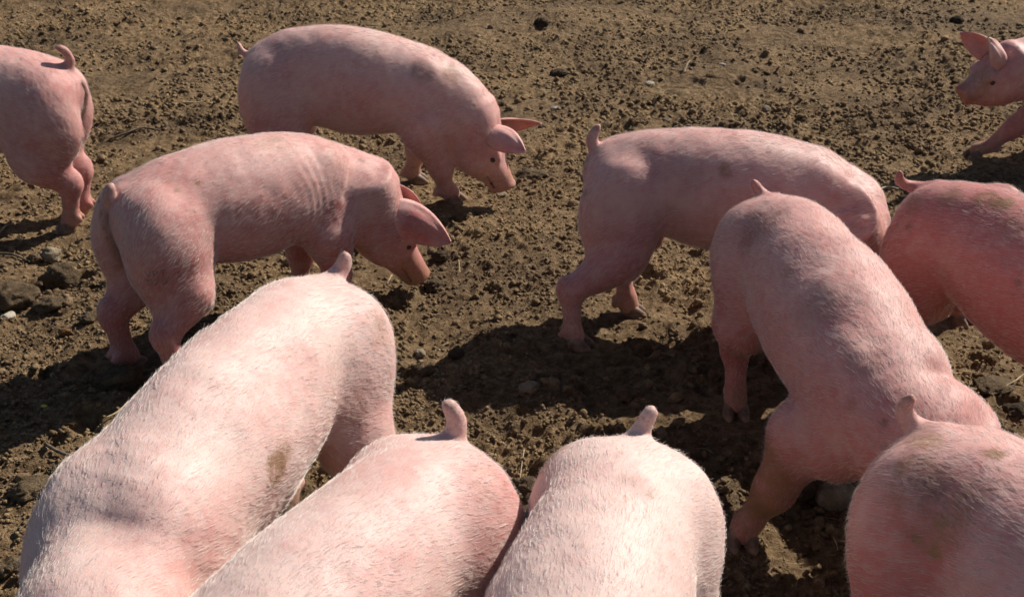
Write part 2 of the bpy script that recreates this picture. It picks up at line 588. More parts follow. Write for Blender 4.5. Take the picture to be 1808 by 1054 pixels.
def make_pig(T, W, label, feet=None, head=None, tail=None, s=1.0, bend=0.0, belly=1.0, fat=.91, arch=0.0, tuck=0.0, blade=0.0, neck=1.0, voxel=0.0075, hairs=30000,
             hair_len=1.0, pink=0.30, marks=(), ears=None, seed=1, key=None, ham_out=1.0, folds=None):
    """T, W: world points on the back line at the tail root and at the withers. feet: dict of ground points in the place.
    head: (poll, snout tip) in the place."""
    T, W = np.asarray(T, float), np.asarray(W, float)
    hd = W[:2] - T[:2]
    Lb = np.linalg.norm(hd)
    hd = hd / Lb
    origin = np.array([*(T[:2] + W[:2]) / 2, 0.0])
    fx = np.array([hd[0], hd[1], 0.0])
    fy = np.array([-hd[1], hd[0], 0.0])          # the animal's left
    Rm = np.stack([fx, fy, np.array([0, 0, 1.0])])
    L = lambda P: Rm @ (np.asarray(P, float) - origin)
    G = lambda P: origin + np.asarray(P) @ Rm
    xT, xW = -Lb / 2, Lb / 2
    X = lambda t: xT + t * Lb
    bz = lambda t: bend * (4 * (t - 0.5) ** 2 - 0.5)
    # --- torso
    prof = [  # t, top, bottom, half width
        (-0.075, .490, .430, .035), (-0.02, .550, .390, .105), (0.08, .592, .360, .142), (0.22, .618, .325, .150), (0.40, .630, .286 - .01 * belly, .168),
        (0.58, .626, .268 - .012 * belly, .178), (0.76, .610, .272 - .006 * belly + tuck * .6, .172), (0.90, .584, .284 + tuck, .156), (1.03, .535, .292 + tuck, .136)]
    rows = []
    for t, top, bot, hw in prof:
        top, bot, hw = (top + arch * math.exp(-((t - .36) / .33) ** 2)) * s, bot * s, hw * s * fat
        cz = top * 0.52 + bot * 0.48
        rows.append((X(t), bz(t), cz, hw, top - cz, cz - bot))
    poll, snout = (L(head[0]), L(head[1])) if head else (np.array([X(1) + .33 * s, 0, .44 * s]), np.array([X(1) + .50 * s, 0, .17 * s]))
    ha = unit(snout - poll)
    face = np.array([ha[0], ha[1], 0]) + .8 * unit(np.array([poll[0] - X(1.0), poll[1] - bz(1.0), 0]))
    hside = np.cross((0, 0, 1), unit(face))
    hside = unit(hside - ha * (hside @ ha))
    hup = np.cross(ha, hside)
    chest = np.array(rows[-1][:3])
    nk = poll - hup * 0.035 * s
    mid1 = chest * 0.5 + nk * 0.5
    rows.append((*mid1, .116 * s * neck, .118 * s * (.5 + .5 * neck), .150 * s))
    rows.append((*nk, .098 * s * (.5 + .5 * neck), .084 * s, .125 * s))
    torso = Sweep(rows, 46)
    hl = np.linalg.norm(snout - poll)
    hs = hl / 0.27
    hrows = []
    for t, w, hu, hd_, off in [(-.35, .085, .06, .10, -.04), (-.05, .096, .066, .120, -.036), (.22, .096, .062, .122, -.034), (.45, .084, .058, .100, -.030),
                               (.66, .062, .045, .072, -.020), (.84, .048, .042, .054, -.010), (.95, .044, .043, .047, -.005), (1.0, .042, .042, .042, -.002)]:
        c = poll + ha * hl * t + hup * off * s
        hrows.append((*c, w * s * 1.06, hu * s * 1.06, hd_ * s * 1.18))
    headS = Sweep(hrows, 30, up=hup)
    # --- legs
    f0 = {'HL': (X(.06), .115 * s, 0), 'HR': (X(.06), -.115 * s, 0), 'FL': (X(.93), .105 * s, 0), 'FR': (X(.93), -.105 * s, 0)}
    ft = {k: (L(feet[k]) if feet and k in feet else np.array(v, float)) for k, v in f0.items()}
    for k in ft:
        ft[k][2] = 0.0
        FOOT_SPOTS.append(G(ft[k]))
    legs = []
    toes = {}
    for k, F in ft.items():
        sg = 1 if k[1] == 'L' else -1
        dx = np.array([F[0] - f0[k][0], F[1] - f0[k][1], 0])
        if k[0] == 'H':
            hip = np.array([X(.16), bz(.1) + sg * .096 * s * fat, .435 * s])
            stif = np.array([X(.205), bz(.2) + sg * .105 * s, .305 * s]) + dx * .35
            hock = np.array([F[0] - .024 * s, F[1] * .9 + .1 * sg * .1 * s, .180 * s]) - dx * .10
            fet = F + np.array([-.006 * s, 0, .060 * s])
            legs.append((k, hip, stif, hock, fet, F))
        else:
            sh = np.array([X(.95), bz(.95) + sg * .088 * s * fat, .385 * s])
            elb = np.array([X(.89), bz(.9) + sg * .100 * s, .290 * s]) + dx * np.array([.35, .16, 0])
            kf = (elb[2] - .150 * s) / elb[2]
            kn = elb + (F - elb) * kf + np.array([.010 * s, 0, 0])
            fet = F + np.array([-.008 * s, 0, .055 * s]) + np.array([1, 1, 0]) * (kn - F) * .28
            legs.append((k, sh, elb, kn, fet, F))
        toes[k] = unit(np.array([1.0, 0, 0]) + 0.15 * np.array([0, sg, 0]))
    tl = [np.array([X(-.01), bz(0), .545 * s])]
    for q in (tail or [(-.03, 0, .02), (-.045, .005, .06), (-.03, .01, .10)]):
        tl.append(np.array([X(-.01), bz(0), .545 * s]) + np.asarray(q) * s)
    tl = spline(tl, 12)

    def field(p):
        d = torso.d(p)
        d = smin(d, headS.d(p), .045 * s)
        # jowls and cheeks
        d = smin(d, ell(p, poll + ha * .26 * hl - hup * .085 * s, (.10 * s, .080 * s, .060 * s), np.stack([ha, hside, hup])), .05 * s)
        for k, a, b, c, f, F in legs:
            sg = 1 if k[1] == 'L' else -1
            if k[0] == 'H':
                ax = unit(b - a)
                o = unit(np.cross((0, 1, 0), ax))
                g = ell(p, a * .62 + b * .38 + np.array([-.045 * s, sg * .004 * s * ham_out, -.012 * s]), (.165 * s, .086 * s * ham_out * fat, .122 * s), np.stack([ax, (0, 1, 0), o]))
                g = smin(g, ell(p, np.array([X(.055), bz(0) + sg * .068 * s * fat, .420 * s]), (.078 * s, .078 * s * ham_out * fat, .130 * s)), .07 * s)
                g = smin(g, rcone(p, b + np.array([-.045 * s, 0, -.045 * s]), c, .078 * s, .038 * s), .045 * s)
                g = smin(g, rcone(p, c, f, .034 * s, .027 * s), .03 * s)
                g = smin(g, ell(p, c + np.array([-.018 * s, 0, .010 * s]), (.010 * s, .014 * s, .030 * s)), .03 * s)
            else:
                g = ell(p, a + np.array([-.01 * s, -sg * .002, .02 * s]), (.100 * s, .064 * s * fat, .148 * s))
                g = smin(g, rcone(p, a + np.array([0, 0, -.06 * s]), b, .085 * s, .070 * s), .06 * s)
                g = smin(g, rcone(p, b, c, .066 * s, .044 * s), .05 * s)
                g = smin(g, rcone(p, c, f, .037 * s, .028 * s), .03 * s)
            if blade and k[0] == 'F':
                g = smin(g, ell(p, a + np.array([-.03 * s, sg * .006 * s, .055 * s]), (.140 * s, .050 * s, .095 * s)), .07 * s)
            g = smin(g, rcone(p, f, F + np.array([.004, 0, .034 * s]), .030 * s, .032 * s), .018 * s)
            dew = f + np.array([-.034 * s, 0, -.012 * s])
            for q in (-1, 1):
                g = smin(g, ell(p, dew + np.array([0, q * .018 * s, 0]), (.014 * s, .010 * s, .016 * s)), .012 * s)
            if k[0] == 'H':
                # the two hams meet in a cleft, each blends softly into the trunk
                legs_d = g
                if k == 'HL':
                    hl_d = g
                else:
                    d = smin(d, smin(hl_d, g, .018 * s), .046 * s)
            else:
                d = smin(d, g, .040 * s)
        tr = np.linspace(.0175, .0100, len(tl)) * s
        tr[0] = .024 * s
        tr[-1] = .0085 * s
        for i in range(len(tl) - 1):
            d = smin(d, rcone(p, tl[i], tl[i + 1], tr[i], tr[i + 1]), (.035 if i == 0 else .010) * s)
        d = smax(d, -ell(p, (X(-.065), bz(0), .425 * s), (.055 * s, .0065 * s, .095 * s)), .014 * s)
        # back dip along the loin, shoulder-blade crease, mouth, nostrils, eye sockets
        d = smax(d, -ell(p, poll + ha * hl * .80 - hup * .040 * s, (.075 * s, .06 * s, .0042 * s), np.stack([ha, hside, unit(hup - .15 * ha)])), .008 * s)
        for q in (-1, 1):
            d = smax(d, -ell(p, snout + ha * .004 * s + hside * q * .016 * s, (.014 * s, .0075 * s, .011 * s), np.stack([ha, hside, hup])), .005 * s)
            d = smax(d, -ell(p, poll + ha * hl * .44 + hside * q * .098 * s - hup * .004 * s, (.017 * s, .020 * s, .0085 * s), np.stack([ha, hside, hup])), .012 * s)
            d = smin(d, ell(p, poll + ha * hl * .40 + hside * q * .070 * s + hup * .016 * s, (.030 * s, .016 * s, .012 * s), np.stack([ha, hside, hup])), .022 * s)
        # snout disc rim
        d = smin(d, ell(p, snout - ha * .006 * s, (.0095 * s, .045 * s, .043 * s), np.stack([ha, hside, hup])), .010 * s)
        return d

    allp = np.vstack([torso.c, headS.c, tl] + [np.array(l[1:]) for l in legs])
    lo, hi = allp.min(0) - .24 * s, allp.max(0) + .24 * s
    lo[2] = -0.02
    v, q = field_to_mesh(field, lo, hi, voxel * (2.0 if QUICK else 1.0))
    nskin = len(v)
    # uneven flesh: displace along the normals
    tri = np.cross(v[q[:, 1]] - v[q[:, 0]], v[q[:, 3]] - v[q[:, 0]])
    vn = np.stack([sum(np.bincount(q[:, j], tri[:, k], nskin) for j in range(4)) for k in range(3)], 1)
    vn /= np.maximum(np.linalg.norm(vn, axis=1, keepdims=True), 1e-12)
    amp = .0050 * s * noise3(v + 7 * seed, 7.5, seed) + .0015 * noise3(v, 26.0, seed + 3)
    if folds:
        tq = (v[:, 0] - xT) / Lb
        for tf, af in folds:
            win = np.exp(-((tq - tf) / .10) ** 2) * np.clip((v[:, 2] / s - .33) / .08, 0, 1) * np.clip((.585 - v[:, 2] / s) / .05, 0, 1)
            ph = (v[:, 0] + .05 * (v[:, 2] - .45) + .022 * noise3(v, 7., seed + 50)) * 2 * math.pi / .030
            amp = amp + af * win * (np.abs(np.sin(ph * .5)) ** .7 - .6)
    v = v + vn * amp[:, None]
    earv = []
    e = dict(len=.155, wid=.135, up=.35, out=.75, fwd=.75, cup=.022, droop=.03, n=(.6, .7, -.2), back=.04, lat=.080, rise=.035)
    e.update(ears or {})
    for sg in (1, -1):
        ee = dict(e)
        if ears and ('L' if sg > 0 else 'R') in ears:
            ee.update(ears['L' if sg > 0 else 'R'])
        base = poll + ha * hl * ee['back'] + hside * sg * ee['lat'] * s + hup * ee['rise'] * s
        along = hside * sg * ee['out'] + hup * ee['up'] + ha * ee['fwd']
        nv_ = ee['n']
        across = np.cross(along, hup * nv_[0] + hside * sg * nv_[1] + ha * nv_[2])
        outn = np.cross(across, along)
        if outn @ (hup * nv_[0] + hside * sg * nv_[1] + ha * nv_[2]) < 0:
            outn = -outn
        V, F = ear_mesh(base, along, across, ee['len'] * s, ee['wid'] * s, ee['cup'] * s, ee['droop'] * s, outn)
        earv.append((V, F))
    verts = [v]
    quads = [q]
    off = len(v)
    for V, F in earv:
        verts.append(V)
        quads.append(F + off)
        off += len(V)
    v = np.vstack(verts)
    q = np.vstack(quads)
    root = link('pig', None, None, label, 'pig', 'pigs rooting in the yard')
    root.empty_display_size = 0.2
    root.location = origin
    root.rotation_euler = (0, 0, math.atan2(hd[1], hd[0]))
    me = make_mesh('pig_body', v, q, M['skin'])
    body = link('body', me, root)
    v = np.empty(len(me.vertices) * 3, np.float32)
    me.vertices.foreach_get('co', v)
    v = v.reshape(-1, 3).astype(float)
    nrm = np.empty(len(v) * 3, np.float32)
    me.vertices.foreach_get('normal', nrm)
    nrm = nrm.reshape(-1, 3).astype(float)
    # --- skin marks: red = dried mud and some painted shade, green = pinkness with painted shade, blue = dark grime
    t = (v[:, 0] - xT) / Lb
    zz = v[:, 2] / s
    is_ear = np.arange(len(v)) >= nskin
    dirt_shade = np.clip((.17 - zz) / .15, 0, 1) * 0.68 * (0.6 + .8 * noise3(v, 14., seed + 5))
    pk = pink + .06 + .30 * np.clip((.46 - zz) / .2, 0, 1) + .10 * np.clip(1 - t / .25, 0, 1) + .12 * noise3(v, 4.5, seed + 9)  # low sides pinker: own tone plus shade painted into the colour
    pk = np.where(is_ear, .55 * pk + .12, pk)
    # worked skin of the snout
    ds = np.linalg.norm(v - snout, axis=1)
    pk += .25 * np.clip(1 - ds / (.10 * s), 0, 1)
    dirt_shade += .45 * np.clip(1 - ds / (.13 * s), 0, 1)
    # cleft below the tail
    yc = v[:, 1] - bz(0)
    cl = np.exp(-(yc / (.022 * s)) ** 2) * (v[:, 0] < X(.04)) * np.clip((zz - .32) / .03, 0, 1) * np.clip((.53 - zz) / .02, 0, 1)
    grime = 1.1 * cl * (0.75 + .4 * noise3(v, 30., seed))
    tip = np.clip(1 - np.linalg.norm(v - tl[-1], axis=1) / (.05 * s), 0, 1)
    grime += .30 * tip
    dirt_shade += .40 * np.clip(1 - np.min(np.linalg.norm(v[:, None] - tl[None, 4:], axis=2), axis=1) / (.035 * s), 0, 1)
    gw = G(v)
    pxx, pyy, dep = to_px(gw)
    gn = nrm @ Rm
    facing = (gn * (np.array([0, 0, CAM_H]) - gw)).sum(1) > 0
    for (mx, my, rad, amt, kind) in marks:
        dd = np.hypot(pxx - mx, pyy - my)
        cand = np.where(facing & (dd < 30))[0]
        if not len(cand):
            continue
        near = dep[cand].min()
        cand = cand[dep[cand] < near + 0.15]
        c0 = v[cand[dd[cand].argmin()]]
        r = np.linalg.norm(v - c0, axis=1) / rad
        wgt = amt * np.clip(1.7 * (1 - r ** 1.5), 0, 1) * np.clip(.88 + .55 * noise3(v, 1.6 / rad, seed + 21) + .25 * noise3(v, 60., seed + 22), 0, 1.1)
        if kind == 'd':
            dirt_shade = np.maximum(dirt_shade, wgt)
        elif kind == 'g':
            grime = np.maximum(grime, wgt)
        else:
            pk = pk + wgt
    col = np.ones((len(v), 4), np.float32)
    col[:, 0], col[:, 1], col[:, 2] = np.clip(dirt_shade, 0, 1), np.clip(pk, 0, 1), np.clip(grime, 0, 1)
    a = me.color_attributes.new('skin_marks', 'FLOAT_COLOR', 'POINT')
    a.data.foreach_set('color', col.ravel())
    # --- hooves and eyes
    for k, F in ft.items():
        ang = math.atan2(toes[k][1], toes[k][0])
        for qd in (-1, 1):
            o = link('hoof', CLAW, root)
            o.location = F + np.array([math.cos(ang) * .012 - math.sin(ang) * qd * .0185 * s, math.sin(ang) * .012 + math.cos(ang) * qd * .0185 * s, -0.006])
            o.rotation_euler = (0, 0, ang + qd * .10)
            o.scale = (1.12 * s, 1.12 * s, 1.12 * s)
    for sg in (-1, 1):
        o = link('eye', EYE, root)
        o.location = poll + ha * hl * .44 + hside * sg * .0765 * s - hup * .004 * s
        o.scale = (.0105 * s,) * 3
    # --- bristles
    if hairs and not QUICK:
        a_, b_, c_ = v[q[:, 0]], v[q[:, 1]], v[q[:, 2]]
        area = np.linalg.norm(np.cross(b_ - a_, v[q[:, 3]] - a_), axis=1)
        area[q[:, 0] >= nskin] *= 0.35
        pick = r_choice(area, hairs, seed)
        g2 = np.random.default_rng(seed)
        u1, u2 = g2.random(hairs)[:, None], g2.random(hairs)[:, None]
        Q = q[pick]
        bil = lambda A: (A[Q[:, 0]] * (1 - u1) * (1 - u2) + A[Q[:, 1]] * u1 * (1 - u2) + A[Q[:, 2]] * u1 * u2 + A[Q[:, 3]] * (1 - u1) * u2)
        p0 = bil(v)
        n0 = bil(nrm)
        n0 /= np.maximum(np.linalg.norm(n0, axis=1, keepdims=True), 1e-9)
        z0 = p0[:, 2] / s
        tt = (p0[:, 0] - xT) / Lb
        legf = np.clip((.24 - z0) / .06, 0, 1)[:, None] * (tt < 1.1)[:, None]
        flow = np.array([-1.0, 0, -0.30])[None] * (1 - legf) + np.array([-.25, 0, -1.0])[None] * legf
        hf = np.clip((tt - 1.18) / .12, 0, 1)[:, None]
        flow = flow * (1 - hf) - ha[None] * hf
        # fans outwards over the rump and swirls a little
        rumpf = np.clip(1 - tt / .22, 0, 1)[:, None]
        flow = flow + rumpf * np.stack([np.zeros(hairs), np.sign(p0[:, 1]) * .35, -.5 * np.ones(hairs)], 1)
        cl_n = np.stack([noise3(p0, 16., seed + k) for k in (31, 32, 33)], 1)
        cl_f = np.stack([noise3(p0, 55., seed + k) for k in (41, 42, 43)], 1)
        flow = flow + .26 * cl_n + .14 * cl_f + .13 * g2.normal(size=(hairs, 3))
        flow -= n0 * (flow * n0).sum(1)[:, None]
        flow /= np.maximum(np.linalg.norm(flow, axis=1, keepdims=True), 1e-9)
        ln = (.012 + .015 * g2.random(hairs)) * hair_len * s
        ln *= np.where(z0 < .22, .55, 1) * (1 - .55 * hf[:, 0])
        ln *= np.clip(np.linalg.norm(p0 - snout, axis=1) / (.06 * s) - .6, 0.02, 1)
        dt = np.min(np.linalg.norm(p0[:, None] - tl[None, 3:], axis=2), axis=1)
        ln *= np.where(dt < .03 * s, .5, 1)
        ln = ln[:, None]
        lift = (.08 + .16 * g2.random(hairs))[:, None]
        p1 = p0 + flow * ln * .36 + n0 * ln * lift * .36
        p2 = p1 + flow * ln * .34 + n0 * ln * lift * .16
        p3 = p2 + flow * ln * .32 - n0 * ln * .02 + .10 * ln * g2.normal(size=(hairs, 3))
        p0 = p0 - n0 * .002
        P = np.stack([p0, p1, p2, p3], 1).astype(np.float32)
        cu = bpy.data.hair_curves.new('bristles')
        cu.add_curves([4] * hairs)
        cu.attributes['position'].data.foreach_set('vector', P.ravel())
        ra = cu.attributes.get('radius') or cu.attributes.new('radius', 'FLOAT', 'POINT')
        base_r = .00012 + .00009 * g2.random(hairs)
        ra.data.foreach_set('value', (base_r[:, None] * np.array([1.0, .95, .75, .25])).astype(np.float32).ravel())
        md = np.clip(np.maximum(col[Q[:, 0], 0] * 1.1, col[Q[:, 0], 2] * .9), 0, .95) * (.65 + .5 * g2.random(hairs))
        ma = cu.attributes.new('mud', 'FLOAT', 'CURVE')
        ma.data.foreach_set('value', np.clip(md, 0, 1).astype(np.float32))
        cu.materials.append(M['bristle'])
        link('bristles', cu, root, kind='stuff')
    if key:
        PIG_BODIES[key] = (v, q, nrm, G, Rm, root, facing, pxx, pyy, dep)
    return root


def r_choice(w, n, seed):
    g = np.random.default_rng(seed + 100)
    c = np.cumsum(w)
    return np.searchsorted(c, g.random(n) * c[-1])


ZT, ZW = .555, .550


def back(T, W, s, d=None):
    """Tail root and withers from photo pixels; W may be a heading with a length instead."""
    t = at(*T, ZT * s)
    if d is not None:
        h = np.array(d, float)
        h = h / np.linalg.norm(h)
        w = t + np.array([h[0], h[1], 0]) * .75 * s
        w[2] = ZW * s
    else:
        w = at(*W, ZW * s)
    return t, w


#PIGS

# pig at the left edge, seen from behind
T, W = back((112, 128), None, 1.05, (-1.0, -.10))
make_pig(T, W, 'pig cut off by the left edge, its rump and short upright tail towards us',
         feet={'HL': at(128, 408), 'HR': at(146, 382)}, s=1.05, arch=.03, seed=1, hairs=24000, voxel=.008, pink=.40,
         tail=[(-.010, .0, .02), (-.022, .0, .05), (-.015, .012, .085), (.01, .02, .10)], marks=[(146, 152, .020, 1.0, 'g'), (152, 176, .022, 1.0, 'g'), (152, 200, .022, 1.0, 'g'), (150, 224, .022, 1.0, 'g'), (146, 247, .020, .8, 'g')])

# far pig, side view, rooting
T, W = back((456, 92), (772, 100), 1.05)
make_pig(T, W, 'farthest whole pig, in side view with its snout pushed into the soil', arch=.03,
         feet={'FR': at(795, 356), 'FL': at(730, 322)}, head=(at_y(868, 222, 4.18), at_y(893, 332, 4.16)), s=1.05, seed=2, hairs=30000, voxel=.008, pink=.30,
         tail=[(-.03, 0, -.005), (-.055, 0, .01), (-.065, 0, .045)], ears=dict(up=.85, out=.45, fwd=.25, droop=.03, len=.165, wid=.12, n=(.1, .75, -.6), cup=.03, rise=.02),
         marks=[(745, 122, .06, .5, 'g'), (797, 128, .05, .5, 'd')])

# left middle pig, three-quarter from behind, head down
T, W = back((216, 342), (568, 250), 1.0)
make_pig(T, W, 'deep pink pig rooting at left, ear flopped over its eye, numbers stamped on its thigh',
         feet={'HL': at(226, 648), 'HR': at(322, 688)}, head=(at_y(694, 352, 3.34), at_y(741, 489, 3.39)), folds=[(.80, .0024)], s=1.0, seed=3, hairs=34000, voxel=.007, pink=.46, key='stamp',
         tail=[(-.022, 0, -.006), (-.036, -.004, .004), (-.036, -.010, .026), (-.026, -.014, .046)], ears=dict(up=.82, out=.20, fwd=.62, droop=.040, len=.215, wid=.155, n=(.25, .95, -.2), cup=.025, back=.06, lat=.090, rise=.0, L=dict(up=.5, fwd=.95, len=.16)),
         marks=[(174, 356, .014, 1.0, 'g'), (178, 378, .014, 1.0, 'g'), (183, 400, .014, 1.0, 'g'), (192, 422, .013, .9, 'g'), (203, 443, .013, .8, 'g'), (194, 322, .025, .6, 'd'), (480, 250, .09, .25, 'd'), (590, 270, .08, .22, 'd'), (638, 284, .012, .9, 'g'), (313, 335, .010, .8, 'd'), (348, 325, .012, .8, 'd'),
                (240, 290, .04, .35, 'd'), (725, 470, .06, .55, 'd'), (590, 380, .05, .3, 'p'), (450, 380, .08, .2, 'p'), (740, 400, .07, .35, 'p')])

# right middle pig facing right
T, W = back((1066, 265), (1478, 285), 1.0)
make_pig(T, W, 'pig facing right, its front half hidden behind the pig with the muddy foreleg', arch=.005,
         feet={'HR': at(1013, 612), 'HL': at(1108, 556)}, head=(at(1545, 405, .38), at(1575, 500, .12)), ears=dict(up=-.1, out=.25, fwd=1, len=.11, wid=.09), s=1.0, seed=4, hairs=32000, voxel=.0075, pink=.38,
         tail=[(-.02, 0, .01), (-.03, 0, .05), (-.01, 0, .085)],
         marks=[(1285, 300, .03, .6, 'd'), (1200, 310, .08, .25, 'g'), (1035, 290, .03, .6, 'g'), (1033, 340, .015, .7, 'g'), (1180, 400, .10, .15, 'g')])

# big pig walking towards us at right
T, W = back((1362, 358), (1584, 632), 1.0)
make_pig(T, W, 'pig walking towards us at right with one muddy front leg stretched forward',
         feet={'HR': at(1297, 728), 'FR': at(1308, 955)}, neck=1.22, head=((.93, 1.82, .37), (1.0, 1.77, .11)), ears=dict(up=.1, out=.3, fwd=1, len=.12, wid=.10), s=1.02, seed=5, fat=.88, hairs=40000, voxel=.007, pink=.56,
         tail=[(-.02, -.008, .005), (-.036, -.024, .02), (-.038, -.040, .045)],
         marks=[(1340, 395, .10, .32, 'g'), (1440, 540, .08, .30, 'g'), (1520, 640, .05, .35, 'g'), (1390, 480, .03, .35, 'd'), (1340, 830, .12, .75, 'd'), (1320, 900, .10, .8, 'd'),
                (1310, 780, .07, .5, 'd'), (1560, 745, .012, .8, 'g'), (1560, 790, .010, .7, 'g'), (1500, 720, .02, .4, 'd')])

# pig at the right edge
T, W = back((1655, 338), None, 1.0, (.38, -.93))
make_pig(T, W, 'pig at the right edge with crusted mud along its rump and tail held level',
         feet={'HR': at(1612, 600), 'HL': at(1690, 566)}, s=1.02, seed=6, hairs=40000, voxel=.0075, pink=.85,
         tail=[(-.03, -.025, .0), (-.05, -.06, .005), (-.05, -.085, .025), (-.045, -.09, .05)],
         marks=[(1740, 350, .04, .7, 'd'), (1680, 345, .04, .55, 'd'), (1610, 360, .04, .5, 'd'), (1605, 400, .016, .9, 'g'), (1585, 398, .010, .8, 'g'), (1796, 500, .012, .9, 'g'), (1790, 520, .008, .8, 'g'), (1770, 360, .04, .8, 'd'), (1790, 400, .05, .4, 'd')])

# far right pig walking in
make_pig((3.05, 4.75, ZT), (2.30, 4.70, ZW), 'pig walking in from the right edge with raised ears, head and one foreleg in view',
         feet={'FL': at(1724, 278)}, head=(at(1766, 108, .45), at(1696, 168, .31)), s=1.0, seed=7, hairs=16000, voxel=.0085, pink=.50,
         ears=dict(up=.95, out=.25, fwd=.08, droop=.02, len=.155, wid=.12, n=(0, .85, -.5), cup=.03, rise=.040, lat=.07, back=0.0), marks=[(1735, 260, .10, .6, 'd'), (1690, 165, .05, .5, 'g'), (1720, 150, .10, .5, 'd')])  # face mud also darkens the head: shade painted into its colour

# foreground pigs
T, W = back((572, 500), (178, 880), 1.09)
make_pig(T, W, 'largest pig in the left foreground with a brown smear on its flank',
         s=1.09, seed=8, hairs=37000, voxel=.007, pink=.04, hair_len=1.0, fat=.80, blade=1, neck=1.12, head=((-.60, 1.15, .46), (-.54, .96, .22)),
         tail=[(-.02, 0.012, .015), (-.038, .022, .03), (-.040, .028, .055)],
         marks=[(490, 825, .045, .85, 'd'), (505, 800, .03, .6, 'd'), (620, 720, .06, .25, 'd'), (600, 630, .08, .2, 'd'), (670, 580, .06, .3, 'd'), (300, 960, .15, .25, 'p'), (480, 700, .12, .12, 'p')])
T, W = back((788, 786), None, 1.0, (-.48, -.88))
make_pig(T, W, 'pale pig at the bottom, left of the whitest one, its tail standing straight up',
         s=1.0, seed=9, hairs=37000, voxel=.007, pink=.08, hair_len=.95, fat=.91,
         tail=[(-.008, 0.008, .025), (-.012, .012, .05), (-.010, .004, .073), (-.004, -.004, .090)],
         marks=[(880, 900, .12, .45, 'p'), (860, 850, .05, .3, 'd'), (600, 860, .06, .2, 'd'), (620, 980, .12, .15, 'p'), (520, 850, .05, .25, 'd')])
T, W = back((1122, 784), None, 1.0, (-.28, -.96))
make_pig(T, W, 'whitest pig at the bottom centre, its back straight towards us and tail tilted right',
         s=1.0, seed=10, hairs=37000, voxel=.007, pink=-.22, hair_len=.95, fat=.91,
         tail=[(-.012, .0, .015), (-.024, .010, .035), (-.032, .020, .062)],
         marks=[(1130, 855, .04, .3, 'g'), (1103, 878, .008, .9, 'd'), (1150, 875, .008, .8, 'd'), (960, 820, .05, .5, 'd'), (985, 790, .04, .5, 'd'), (1060, 770, .03, .35, 'd'), (930, 900, .06, .3, 'p')])
T, W = back((1660, 768), None, 1.05, (.36, -.93))
make_pig(T, W, 'pig in the bottom right corner with mud-specked hip and a curled grey tail',
         s=1.05, seed=12, hairs=37000, voxel=.007, pink=.52, hair_len=1.2,
         tail=[(-.03, -.010, .0), (-.048, -.025, .015), (-.05, -.034, .04), (-.040, -.030, .065)],
         marks=[(1640, 850, .05, .35, 'g'), (1615, 822, .045, .6, 'd'), (1755, 800, .022, 1.0, 'd'), (1640, 900, .10, .45, 'd'), (1665, 925, .022, 1.0, 'd'), (1620, 950, .014, 1.0, 'd'), (1650, 970, .02, .9, 'd'),
                (1600, 920, .15, .25, 'p'), (1560, 1000, .15, .25, 'p'), (1710, 870, .05, .3, 'g'), (1630, 780, .05, .5, 'd')])
#ENDPIGS


# ------------------------------------------------------------------ the ground
def graded(a, b, f):
    out = [a]
    while out[-1] < b:
        out.append(out[-1] + f(out[-1]))
    return np.array(out)


gy = graded(0.3, 9.0, lambda y: .018 if y < 1.45 else .0075 + .0021 * (y - 1.5))
gx_h = graded(0.0, 4.6, lambda x: .0105 if x < 1.6 else .0105 + .006 * (x - 1.6))
gx = np.concatenate([-gx_h[:0:-1], gx_h])
skirt = np.array([.4, 1, 2, 4, 8, 16, 32, 64, 128, 220, 400.])
gy = np.concatenate([gy[0] - skirt[::-1], gy, gy[-1] + skirt])
gx = np.concatenate([gx[0] - skirt[::-1], gx, gx[-1] + skirt])
XX, YY = np.meshgrid(gx, gy, indexing='ij')
GSPOT = np.array(FOOT_SPOTS)[:, :2] if FOOT_SPOTS else np.zeros((0, 2))


def foot_flat(x, y):
    m = np.ones_like(x)
    for fxp, fyp in GSPOT:
        sel = (np.abs(x - fxp) < .2) & (np.abs(y - fyp) < .2)
        if sel.any():
            d = np.hypot(x[sel] - fxp, y[sel] - fyp)
            m[sel] = np.minimum(m[sel], np.clip((d - .03) / .13, 0, 1))
    return m


pg = np.random.default_rng(5)
PRINTS = [((pg.random() * 2 - 1) * (.5 * yy + .3), yy, pg.random() * 6.28, .022 + .018 * pg.random()) for yy in 1.4 + 7 * pg.random(420) ** 1.1]


